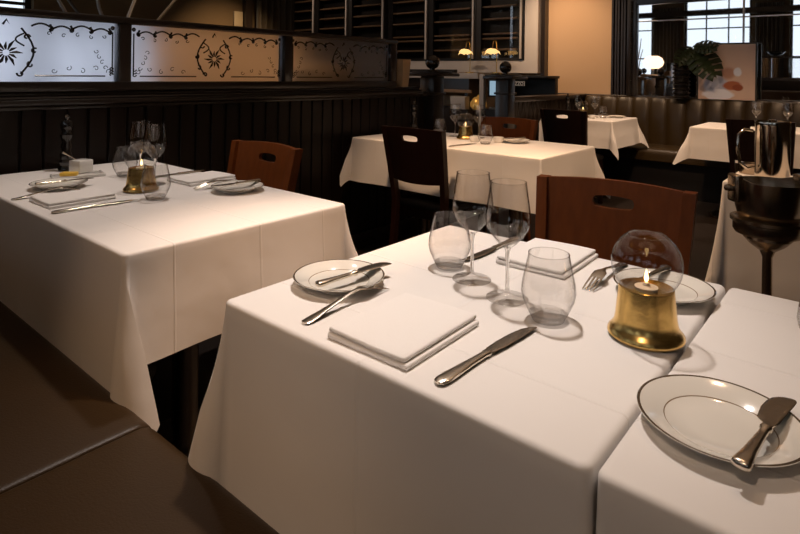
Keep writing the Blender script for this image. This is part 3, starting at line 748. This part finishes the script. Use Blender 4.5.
group_table(-.2145, .435, .571, 1.252, 'pedestal table under the white cloth at the right edge', 'white cloth on the table at the right edge, holding one ringed plate', seed=2, Ls=(.36, .26, .27, .12), leans=(70, 45, 45, 45), tilts=(3, 14, 16, 3), bt=(.5, 3, 3, .2), ruffs=(.003, .01, .01, 0))
group_table(-2.52, -1.243, .567, 1.238, 'long table under the white cloth on the left', 'long white cloth on the left table holding pepper mill and butter dish', seed=3, Ls=(.36, .255, .24, .10), leans=(45, 104, 45, 45), tilts=(5, 19, 17, 4), bt=(.6, 3, 4, 1), ruffs=(.004, .012, .012, .002))
group_table(-2.515, -1.238, 2.545, 3.225, 'long table under the white cloth in the middle of the room', 'white cloth on the middle table behind the dark chair, by the panelled partition', seed=4, Ls=(.27, .21, .25, .18), leans=(70, 45, 40, 40), tilts=(20, 12, 20, 10), bt=(4, 3, 4, 2))
group_table(-2.50, -1.81, 5.11, 5.80, 'table under the white cloth in the far corner below the apricot wall', 'white cloth with long corner points on the far table below the apricot wall', seed=5, Ls=(.25, .25, .24, .05), leans=(45, 45, 45, 40), tilts=(20, 22, 24, 3), bt=(7, 7, 5, 1))
group_table(-1.18, -.02, 5.09, 5.78, 'table under the white cloth in front of the picture', 'white cloth on the far right table in front of the picture', seed=6, Ls=(.26, .26, .26, .24), leans=(45, 45, 45, 45), tilts=(26, 24, 24, 20), bt=(6, 6, 5, 7))
group_table(-.462, .35, 2.51, 2.86, 'service table under a long white cloth on the right', 'long white cloth on the service table holding the steel pitcher', seed=7, Ls=(.62, .62, .62, .62), leans=(45, 45, 45, 45), tilts=(11, 9, 9, 9), bt=(5, 4, 4, 4), ruff=.035)
TOP = TZ + .0025

# ------------------------------------------------------------------ builders for table settings
def b_plate():
    r = B()
    lathe(r, [(0, .003), (.045, .003), (.048, 0), (.052, 0), (.054, .004), (.084, .0165), (.0862, .0182), (.0848, .0192), (.080, .0178), (.0575, .0085), (.054, .0062), (.03, .0055), (0, .0055)], 64)
    return tag(obj('side_plate', r, PLATE), '', 'plate')
def b_tumbler():
    r = thing('water_tumbler', '', 'glass')
    bm = B(); lathe(bm, [(.0255, .001), (.027, .004), (.034, .017), (.0415, .034), (.0438, .046), (.0425, .060), (.0385, .080), (.0335, .104), (.0328, .108), (.0318, .108), (.0325, .104), (.0375, .080), (.0415, .060), (.0427, .046), (.0404, .034), (.033, .019)], 48); obj('bowl', bm, GLASS, r)
    bm = B(); lathe(bm, [(0, .002), (.022, .002), (.026, .0005), (.027, .004), (.031, .011), (.028, .013), (.018, .0115), (0, .010)], 40); obj('thick_base', bm, BASEG, r)
    bm = B(); lathe(bm, [(.0328 + .0007 * math.cos(a), .108 + .0007 * math.sin(a)) for a in [2 * PI * k / 6 for k in range(7)]], 48); obj('rim', bm, GLASS, r)
    return r
def b_wine():
    r = thing('wine_glass', '', 'glass')
    bm = B(); lathe(bm, [(0, .0005), (.036, .0005), (.0375, .0012), (.0365, .0022), (.015, .0048), (.006, .010), (.0042, .016)], 44); obj('foot', bm, GLASS, r)
    bm = B(); lathe(bm, [(.0042, .016), (.0036, .03), (.0036, .072), (.0045, .084), (.0065, .0905)], 16); obj('stem', bm, SOLID, r)
    bm = B(); lathe(bm, [(0, .0905), (.0065, .0905), (.016, .0985), (.028, .112), (.0365, .126), (.0400, .138), (.0398, .150), (.0375, .168), (.0345, .188), (.0318, .208), (.0308, .208), (.0336, .188), (.0366, .168), (.0389, .150), (.0391, .138), (.0356, .126), (.027, .113), (.015, .1)], 48); obj('bowl', bm, GLASS, r)
    bm = B(); lathe(bm, [(.0318 + .0006 * math.cos(a), .208 + .0006 * math.sin(a)) for a in [2 * PI * k / 6 for k in range(7)]], 48); obj('rim', bm, GLASS, r)
    return r
def b_lamp():
    r = thing('oil_lamp', '', 'lamp')
    bm = B(); lathe(bm, [(0, .001), (.052, .001), (.0555, .005), (.0550, .009), (.0505, .014), (.0465, .020), (.0445, .030), (.0425, .050), (.040, .074), (.0395, .0765), (.036, .0765), (.036, .071), (0, .071)], 56); obj('brass_base', bm, BRASS, r)
    R = .0515; zc = .1125
    a0, a1 = math.asin(.037 / R), PI - math.asin(.028 / R)
    bm = B(); lathe(bm, [(R * math.sin(a0 + (a1 - a0) * k / 24), zc - R * math.cos(a0 + (a1 - a0) * k / 24)) for k in range(25)], 56); obj('glass_globe', bm, GLASS, r)
    bm = B(); lathe(bm, [(.028 + .001 * math.cos(a), zc + R * math.cos(math.asin(.028 / R)) + .001 * math.sin(a)) for a in [2 * PI * k / 6 for k in range(7)]], 48); obj('globe_rim', bm, GLASS, r)
    bm = B(); lathe(bm, [(0, .0715), (.016, .0715), (.017, .077), (.006, .079), (.004, .083), (0, .083)], 24); obj('wick_holder', bm, WAX, r)
    bm = B(); lathe(bm, [(0, .083), (.0025, .086), (.0034, .090), (.0022, .096), (0, .104)], 16); obj('flame', bm, FLAME, r)
    return r
def b_napkin():
    bm = B(); box(bm, -.076, .076, -.094, .094, 0, .0068, .003, 3)
    n0 = len(bm.verts)
    box(bm, -.076, .070, -.091, .096, .0072, .0145, .0033, 3)
    bmesh.ops.subdivide_edges(bm, edges=[e for e in bm.edges if e.calc_length() > .05], cuts=10, use_grid_fill=True)
    for v in bm.verts:
        v.co.z += .0015 * (math.sin(v.co.x * 28 + 1) * math.sin(v.co.y * 21 + .4) + .6) * (1 if v.co.z > .003 else 0)
    return tag(obj('folded_napkin', bm, NAPKIN, angle=60), '', 'napkin')
def b_knife():
    r = thing('dinner_knife', '', 'knife')
    bm = B(); loft(bm, [(-.117, 0, .003, .0035, .0015), (-.114, 0, .0082, .0035, .0026), (-.104, 0, .0100, .0037, .0032), (-.09, 0, .0096, .0038, .0034), (-.05, 0, .0070, .0040, .0036), (-.015, 0, .0055, .0040, .0036), (-.010, 0, .0068, .0040, .0040), (-.004, 0, .0066, .0040, .0036)], 14, .75); obj('handle', bm, SILVER, r)
    bm = B(); loft(bm, [(-.005, 0, .0055, .004, .0020), (.004, -.001, .0085, .0040, .0013), (.03, -.001, .0102, .0040, .0011), (.07, 0, .0102, .0040, .0010), (.095, .0015, .0082, .0040, .0009), (.108, .004, .0050, .0040, .0008), (.116, .0075, .0012, .004, .0006)], 12, .6); obj('blade', bm, SILVER, r)
    return r
def b_butter():
    r = thing('butter_knife', '', 'knife')
    bm = B(); loft(bm, [(-.0915, 0, .003, .005, .0015), (-.0905, 0, .007, .005, .0034), (-.089, 0, .0088, .005, .0046), (-.086, 0, .0092, .005, .0050), (-.06, 0, .0066, .005, .0042), (-.02, 0, .0046, .005, .0036), (-.010, 0, .0042, .005, .0034), (-.006, 0, .0062, .005, .0050), (-.001, 0, .0058, .005, .0045)], 14, .8); obj('handle', bm, SILVER, r)
    bm = B(); loft(bm, [(-.002, 0, .004, .005, .0022), (.006, 0, .0055, .005, .0014), (.014, -.003, .0105, .005, .0011), (.04, -.004, .0125, .005, .0010), (.060, -.003, .0125, .005, .0009), (.070, -.0015, .0115, .005, .0009), (.077, .001, .0092, .005, .0008), (.081, .003, .0065, .005, .0007), (.0835, .005, .003, .005, .0005)], 12, .6); obj('blade', bm, SILVER, r)
    return r
def b_fork():
    r = thing('dinner_fork', '', 'fork')
    # lying with the tines arched and pointing down
    bm = B(); loft(bm, [(-.102, 0, .003, .002, .0012), (-.099, 0, .0085, .0022, .0016), (-.088, 0, .0100, .003, .0018), (-.07, 0, .0082, .0055, .0018), (-.03, 0, .0045, .012, .0020), (.005, 0, .0035, .0175, .0022), (.02, 0, .0040, .0190, .0022), (.028, 0, .0080, .0192, .0018), (.036, 0, .0122, .0185, .0015), (.052, 0, .0125, .0150, .0013), (.056, 0, .0124, .0138, .0012)], 12, .8)
    obj('handle', bm, SILVER, r)
    bm = B()
    for k in range(4):
        x = -.0102 + k * .0068
        loft(bm, [(.053, x, .0022, .0147, .0011), (.075, x * 1.0, .0019, .0085, .0010), (.095, x * .98, .0014, .0025, .0008), (.100, x * .97, .0006, .0009, .0004)], 8)
    obj('tines', bm, SILVER, r)
    return r
def b_mill():
    r = thing('pepper_mill', '', 'pepper mill')
    bm = B(); lathe(bm, [(0, 0), (.029, 0), (.029, .012), (.022, .022), (.026, .034), (.020, .046), (.024, .062), (.017, .080), (.021, .095), (.016, .112), (.022, .132), (.024, .142), (.0, .144)], 28); obj('body', bm, BLACKGLAZE, r)
    bm = B(); lathe(bm, [(.02, .145), (.017, .153), (.022, .168), (.024, .180), (.018, .195), (.008, .200), (.008, .204), (.011, .210), (.006, .219), (0, .220)], 28); obj('head', bm, BLACKGLAZE, r)
    return r
def b_butterdish():
    r = thing('butter_dish', '', 'dish')
    bm = B(); box(bm, -.085, .085, -.045, .045, 0, .006, .003); box(bm, -.085, -.078, -.045, .045, .006, .010, .002); box(bm, .078, .085, -.045, .045, .006, .010, .002); box(bm, -.078, .078, -.045, -.038, .006, .010, .002); box(bm, -.078, .078, .038, .045, .006, .010, .002)
    obj('tray', bm, CHINA, r)
    return r
def b_cup():
    bm = B(); box(bm, -.030, .030, -.030, .030, .0, .048, .005)
    return tag(obj('square_ramekin', bm, CHINA), '', 'ramekin')
def b_pot():
    bm = B(); lathe(bm, [(0, 0), (.022, 0), (.030, .012), (.032, .032), (.029, .032), (.026, .012), (0, .008)], 28)
    return tag(obj('ramekin', bm, CHINA), '', 'ramekin')
def b_votive():
    r = thing('tea_light', '', 'candle')
    bm = B(); lathe(bm, [(0, 0), (.03, 0), (.046, .02), (.05, .045), (.046, .045), (.04, .02), (0, .008)], 28); obj('glass_cup', bm, GLASS, r)
    bm = B(); lathe(bm, [(0, .009), (.028, .009), (.028, .024), (0, .024)], 24); obj('wax', bm, WAX, r)
    bm = B(); lathe(bm, [(0, .025), (.0045, .03), (.006, .036), (.003, .046), (0, .054)], 14); obj('flame', bm, FLAME, r)
    return r
def b_chair():
    r = thing('dining_chair', '', 'chair')
    W = .225
    def yb(z): return -.195 - .075 * max(0, (z - .44) / .43) ** 1.2
    bm = B(); cushion(bm, -.205, .205, -.175, .215, .415, .452, .03, .014, 16, 16); obj('seat', bm, BLACKLEATHER, r)
    bm = B(); box(bm, -.20, .20, -.17, .205, .355, .414, .006); obj('seat_frame', bm, WOOD, r)
    for s in (-1, 1):
        bm = B(); box(bm, s * .185 - .019, s * .185 + .019, .165, .203, 0, .355, .004); obj('leg', bm, WOOD, r)
        bm = B()
        zs = [0, .15, .30, .45, .55, .65, .75, .87]; rings = []
        for z in zs:
            y = yb(z) if z > .44 else -.195 - .05 * max(0, (.45 - z) / .45) ** 1.5
            x = s * (.187 + .028 * max(0, (z - .44) / .43)); hw, hd = .017, .019
            rings.append([bm.verts.new((x + a * hw, y + b * hd, z + (.004 if z > .86 else 0))) for a, b in ((-1, -1), (1, -1), (1, 1), (-1, 1))])
        for a, b in zip(rings, rings[1:]):
            for i in range(4): bm.faces.new((a[i], a[(i + 1) % 4], b[(i + 1) % 4], b[i]))
        bm.faces.new(rings[0]); bm.faces.new(rings[-1])
        bmesh.ops.bevel(bm, geom=[e for e in bm.edges if e.calc_face_angle(0) > .8], offset=.004, segments=2, affect='EDGES')
        obj('rear_post', bm, WOOD, r)
    # curved panel with an oval hand slot
    bm = B(); z0, z1 = .575, .872; sw, sh, szc = .038, .0165, .815; n = 96
    rings = []
    for q in range(9):
        t = q / 8; ring = []
        for i in range(n):
            a = 2 * PI * i / n; c, s = math.cos(a), math.sin(a)
            ix = (sw if abs(c) > 1e-9 else 0) * max(-1, min(1, c * 1.6)) + sh * c; iz = szc + sh * s
            # outer rectangle hit
            hx = .187 + .0; k = min(hx / abs(c) if abs(c) > 1e-6 else 1e9, (z1 - szc if s > 0 else szc - z0) / abs(s) if abs(s) > 1e-6 else 1e9)
            ox, oz = c * k, szc + s * k
            x, z = ix + (ox - ix) * t, iz + (oz - iz) * t
            ring.append((x, z))
        rings.append(ring)
    for z_, x_ in ((z0, -.187), (z0, .187), (z1, -.187), (z1, .187)):
        best = min(range(n), key=lambda i: (rings[-1][i][0] - x_) ** 2 + (rings[-1][i][1] - z_) ** 2); rings[-1][best] = (x_, z_)
    def P(x, z, dy):
        xx = x * (1 + .15 * max(0, (z - .44) / .43))
        zz = z + .007 * (1 - (x / .187) ** 2) * max(0, (z - .75) / .12) - .010 * (1 - (x / .187) ** 2) * max(0, (.65 - z) / .08)
        return (xx, yb(z) - .03 * (1 - (x / .187) ** 2) + dy, zz)
    fr = [[bm.verts.new(P(x, z, .008)) for x, z in rg] for rg in rings]; bk = [[bm.verts.new(P(x, z, -.008)) for x, z in rg] for rg in rings]
    for L_ in (fr, bk):
        for a, b in zip(L_, L_[1:]):
            for i in range(n): bm.faces.new((a[i], a[(i + 1) % n], b[(i + 1) % n], b[i]))
    for k in (0, -1):
        for i in range(n): bm.faces.new((fr[k][i], fr[k][(i + 1) % n], bk[k][(i + 1) % n], bk[k][i]))
    obj('back_panel', bm, WOOD, r)
    for ch in r.children: ch.data.transform(Matrix.Diagonal((.90, 1, .98, 1)))
    return r
BUILD = dict(plate=b_plate, tumbler=b_tumbler, wine=b_wine, lamp=b_lamp, napkin=b_napkin, knife=b_knife, butter=b_butter, fork=b_fork, mill=b_mill, dish=b_butterdish, cup=b_cup, pot=b_pot, votive=b_votive, chair=b_chair)
G = dict(plate='ringed side plates on the tables', tumbler='stemless water tumblers', wine='wine glasses on the tables', lamp='brass globe oil lamps', napkin='folded white napkins', knife='silver dinner knives', butter='silver butter knives', fork='silver dinner forks', mill='black turned pepper mills', chair='mahogany dining chairs', pot='small white ramekins')
def put(kind, x, y, label, rz=0, z=TOP): return place(kind, x, y, z, rz, label, G.get(kind))

# ------------------------------------------------------------------ chairs
put('chair', -.532, 1.315, 'brown wooden chair tucked behind the nearest table, hand slot in its back', PI + .10, 0)
put('chair', -1.90, 1.16, 'orange-brown wooden chair behind the long table on the left', PI, 0)
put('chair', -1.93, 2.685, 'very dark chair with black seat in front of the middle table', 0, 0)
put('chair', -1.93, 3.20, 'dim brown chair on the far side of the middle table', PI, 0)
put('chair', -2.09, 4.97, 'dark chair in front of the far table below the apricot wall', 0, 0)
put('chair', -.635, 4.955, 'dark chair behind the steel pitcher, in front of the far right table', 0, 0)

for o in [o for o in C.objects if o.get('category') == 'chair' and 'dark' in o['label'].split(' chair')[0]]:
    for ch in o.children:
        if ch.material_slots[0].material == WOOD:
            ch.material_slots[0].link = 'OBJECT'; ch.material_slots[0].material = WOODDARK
# ------------------------------------------------------------------ nearest table
put('plate', -.776, .757, 'ringed side plate at the left corner of the nearest table')
put('butter', -.748, .775, 'butter knife lying across the plate at the left of the nearest table', -.10, TOP + .0185)
put('fork', -.695, .700, 'silver fork lying between side plate and napkin at the front of the nearest table', .03)
put('napkin', -.556, .686, 'folded white napkin at the front of the nearest table', .02)
put('knife', -.421, .711, 'silver knife right of the front napkin on the nearest table', -.06)
put('tumbler', -.676, .975, 'tumbler left of the two wine glasses on the nearest table')
put('tumbler', -.410, .875, 'tumbler right of the two wine glasses on the nearest table')
put('wine', -.602, .945, 'left wine glass on the nearest table')
put('wine', -.504, .908, 'right wine glass on the nearest table')
put('knife', -.668, 1.135, 'silver knife behind the wine glasses, left of the rear napkin', PI)
put('napkin', -.543, 1.155, 'folded white napkin at the back of the nearest table, before the chair', .02)
put('fork', -.410, 1.14, 'fork at the back of the nearest table, left of the globe lamp', PI)
put('plate', -.300, 1.120, 'ringed side plate behind the large brass globe lamp')
put('butter', -.330, 1.12, 'butter knife on the plate behind the large brass globe lamp', PI - .15, TOP + .0185)
put('lamp', -.270, .918, 'large brass oil lamp with clear glass globe on the nearest table')
# right edge table
put('plate', -.134, .729, 'ringed side plate alone on the table at the right edge')
put('butter', -.088, .728, 'butter knife on the plate at the right edge of the photo', -.12, TOP + .0185)
put('fork', -.032, .690, 'fork cut off at the bottom right corner of the photo', .0)
put('tumbler', -.046, 1.034, 'tumbler just at the right edge of the photo')
# left table
put('plate', -2.107, .742, 'ringed side plate left of the napkin on the left table')
put('butter', -2.085, .757, 'butter knife lying across the plate beside the butter dish', -.1, TOP + .0185)
put('fork', -2.002, .676, 'fork left of the front napkin on the left table', .0)
put('napkin', -1.875, .700, 'folded white napkin at the front edge of the left table', .03)
put('knife', -1.735, .711, 'silver knife right of the front napkin on the left table', -.04)
put('tumbler', -1.71, .875, 'tumbler in front of the brass lamp on the left table')
put('tumbler', -2.17, .99, 'tumbler half hidden behind the lamp on the left table')
put('wine', -2.084, 1.007, 'left wine glass of the pair on the left table')
put('wine', -1.932, .985, 'right wine glass of the pair on the left table')
put('lamp', -1.866, .905, 'brass globe oil lamp on the left table')
put('knife', -2.055, 1.135, 'silver knife at the back of the left table beside the rear napkin', PI)
put('napkin', -1.89, 1.14, 'folded white napkin at the back of the left table before the chair', .04)
put('plate', -1.639, 1.122, 'ringed side plate at the back right of the left table')
put('fork', -1.735, 1.125, 'fork leaning over the plate rim at the back of the left table', PI - .1, TOP + .003)
put('butter', -1.65, 1.122, 'butter knife on the plate at the back right of the left table', PI - .1, TOP + .0185)
put('mill', -2.44, .885, 'black turned pepper mill standing on the left table')
d = put('dish', -2.275, .865, 'white tray holding butter and a small pot on the left table', PI / 2 - .2)
put('cup', -2.325, .895, 'square white pot with a spoon on the butter tray', .3, TOP + .0065)
bm = B(); tube(bm, [(0, 0, 0), (.004, -.03, .02), (.006, -.05, .034)], [.003, .0035, .007], 8, .6)
tag(obj('small_spoon', bm, SILVER, loc=(-2.335, .88, TOP + .055)), 'little spoon resting in the square pot on the butter tray', 'spoon')
bm = B(); box(bm, -.028, .028, -.017, .017, 0, .014, .005, 3)
o = tag(obj('butter_pat', bm, YELLOW, loc=(-2.275, .835, TOP + .0065)), 'yellow pat of butter on the white tray', 'butter'); o.rotation_euler = (0, 0, .9)
# middle table
put('tumbler', -1.733, 2.845, 'tumbler right of the lamp on the middle table')
put('tumbler', -2.17, 3.00, 'tumbler left of the lamp on the middle table')
put('lamp', -1.965, 2.99, 'brass globe oil lamp on the middle table')
put('wine', -2.09, 3.06, 'left wine glass on the middle table')
put('wine', -1.93, 3.09, 'right wine glass on the middle table')
put('plate', -1.642, 3.04, 'ringed side plate on the far side of the middle table')
put('butter', -1.66, 3.05, 'butter knife on the plate of the middle table', PI - .3, TOP + .0185)
put('knife', -1.79, 2.70, 'silver knife at the front of the middle table', -.1)
put('pot', -1.72, 2.97, 'small white ramekin beside the tumbler on the middle table')
put('pot', -1.84, 2.90, 'small white ramekin below the right wine glass on the middle table')
put('mill', -2.40, 3.02, 'dark pepper mill on the middle table behind the dark chair')
# far tables
put('wine', -2.30, 5.52, 'left wine glass on the far table below the apricot wall')
put('wine', -2.13, 5.53, 'right wine glass on the far table below the apricot wall')
put('lamp', -2.18, 5.36, 'brass globe oil lamp on the far table below the apricot wall')
put('tumbler', -2.04, 5.5, 'tumbler on the far table below the apricot wall')
put('pot', -2.08, 5.33, 'white ramekin on the far table below the apricot wall')
put('plate', -1.95, 5.62, 'ringed side plate on the far table below the apricot wall')
put('mill', -2.44, 5.60, 'black pepper mill on the far table behind the dark chair back')
put('wine', -.77, 5.50, 'left wine glass above the dark chair by the pitcher')
put('wine', -.555, 5.50, 'right wine glass above the dark chair by the pitcher')
put('votive', -.655, 5.45, 'glowing tea light between the wine glasses on the far right table')
put('fork', -.93, 5.40, 'fork lying on the white cloth in front of the picture', .4)
put('tumbler', -.42, 5.42, 'tumbler at the right on the far right table')
put('plate', -.88, 5.62, 'ringed side plate on the far right table near the picture')

# ------------------------------------------------------------------ pitcher and wine buckets
r = thing('steel_pitcher', 'tall polished steel pitcher with loop handle on the service table', 'pitcher', (-.315, 2.645, TOP))
bm = B(); lathe(bm, [(0, 0), (.058, 0), (.059, .004), (.059, .215), (.061, .228), (.0595, .232), (.057, .228), (.056, .01), (0, .008)], 40); obj('body', bm, STEEL, r)
bm = B(); tube(bm, [(-.060, -.048, .195), (-.085, -.066, .20), (-.103, -.08, .18), (-.105, -.082, .12), (-.098, -.076, .07), (-.075, -.06, .048), (-.055, -.042, .055)], .006, 10); obj('handle', bm, STEEL, r)
bm = B(); lathe(bm, [(0, .205), (.0555, .205), (.0555, .212), (.02, .222), (.012, .222), (.014, .238), (0, .242)], 36); obj('lid', bm, STEEL, r)
def bucket(x, y, rz, label):
    r = thing('wine_bucket_stand', label, 'wine bucket', (x, y, 0), rz, 'dark wine buckets on stands')
    bm = B()
    n = 48; prof = [(.070, .685), (.082, .70), (.092, .74), (.098, .80), (.100, .822)]
    inn = [(.095, .822), (.090, .74), (.065, .70)]
    rings = []
    for rr, z in prof + inn:
        ring = []
        for i in range(n):
            a = 2 * PI * i / n; lift = .014 * max(0, math.cos(2 * a)) ** 2 if z > .81 else 0
            ring.append(bm.verts.new((rr * math.cos(a), rr * math.sin(a), z + lift)))
        rings.append(ring)
    for a, b in zip(rings, rings[1:]):
        for i in range(n): bm.faces.new((a[i], a[(i + 1) % n], b[(i + 1) % n], b[i]))
    bm.faces.new(rings[0]); bm.faces.new(rings[-1])
    bk = obj('bucket', bm, BLACKMETAL, r)
    for s in (-1, 1):
        bm = B(); box(bm, s * .105 - .012, s * .105 + .012, -.028, .028, .755, .845, .008, 3); lathe(bm, [(0, -.012), (.012, -.008), (.015, 0), (.012, .008), (0, .012)], 16, cx=s * .125, cz=.80); obj('handle', bm, BLACKMETAL, bk)
    bm = B(); lathe(bm, [(.070, .655), (.092, .655), (.098, .665), (.098, .690), (.106, .694), (.106, .704), (.098, .706), (.09, .703), (.07, .690)], 40); obj('support_ring', bm, BLACKMETAL, r)
    bm = B(); lathe(bm, [(0, .60), (.022, .60), (.05, .62), (.068, .64), (.066, .656), (0, .656)], 32); obj('cradle', bm, BLACKMETAL, r)
    bm = B(); lathe(bm, [(0, .03), (.05, .03), (.016, .06), (.014, .58), (.022, .60), (0, .60)], 24); obj('pole', bm, BLACKMETAL, r)
    bm = B(); lathe(bm, [(0, 0), (.14, 0), (.14, .01), (.05, .03), (0, .03)], 32); obj('foot', bm, BLACKMETAL, r)
bucket(-.268, 2.165, .69, 'dark polished wine bucket on a pole stand before the service table')
r = thing('bottle_coaster', 'small dark round dish with brown inside left of the steel pitcher', 'dish', (-.405, 2.79, TOP))
bm = B(); lathe(bm, [(0, 0), (.044, 0), (.046, .004), (.046, .034), (.050, .040), (.046, .042), (.042, .036), (.042, .006), (0, .006)], 32); obj('rim', bm, BLACKMETAL, r)
bm = B(); lathe(bm, [(0, .030), (.0415, .030), (.0415, .0335), (0, .0335)], 28); obj('liner', bm, SHELFWOOD, r)
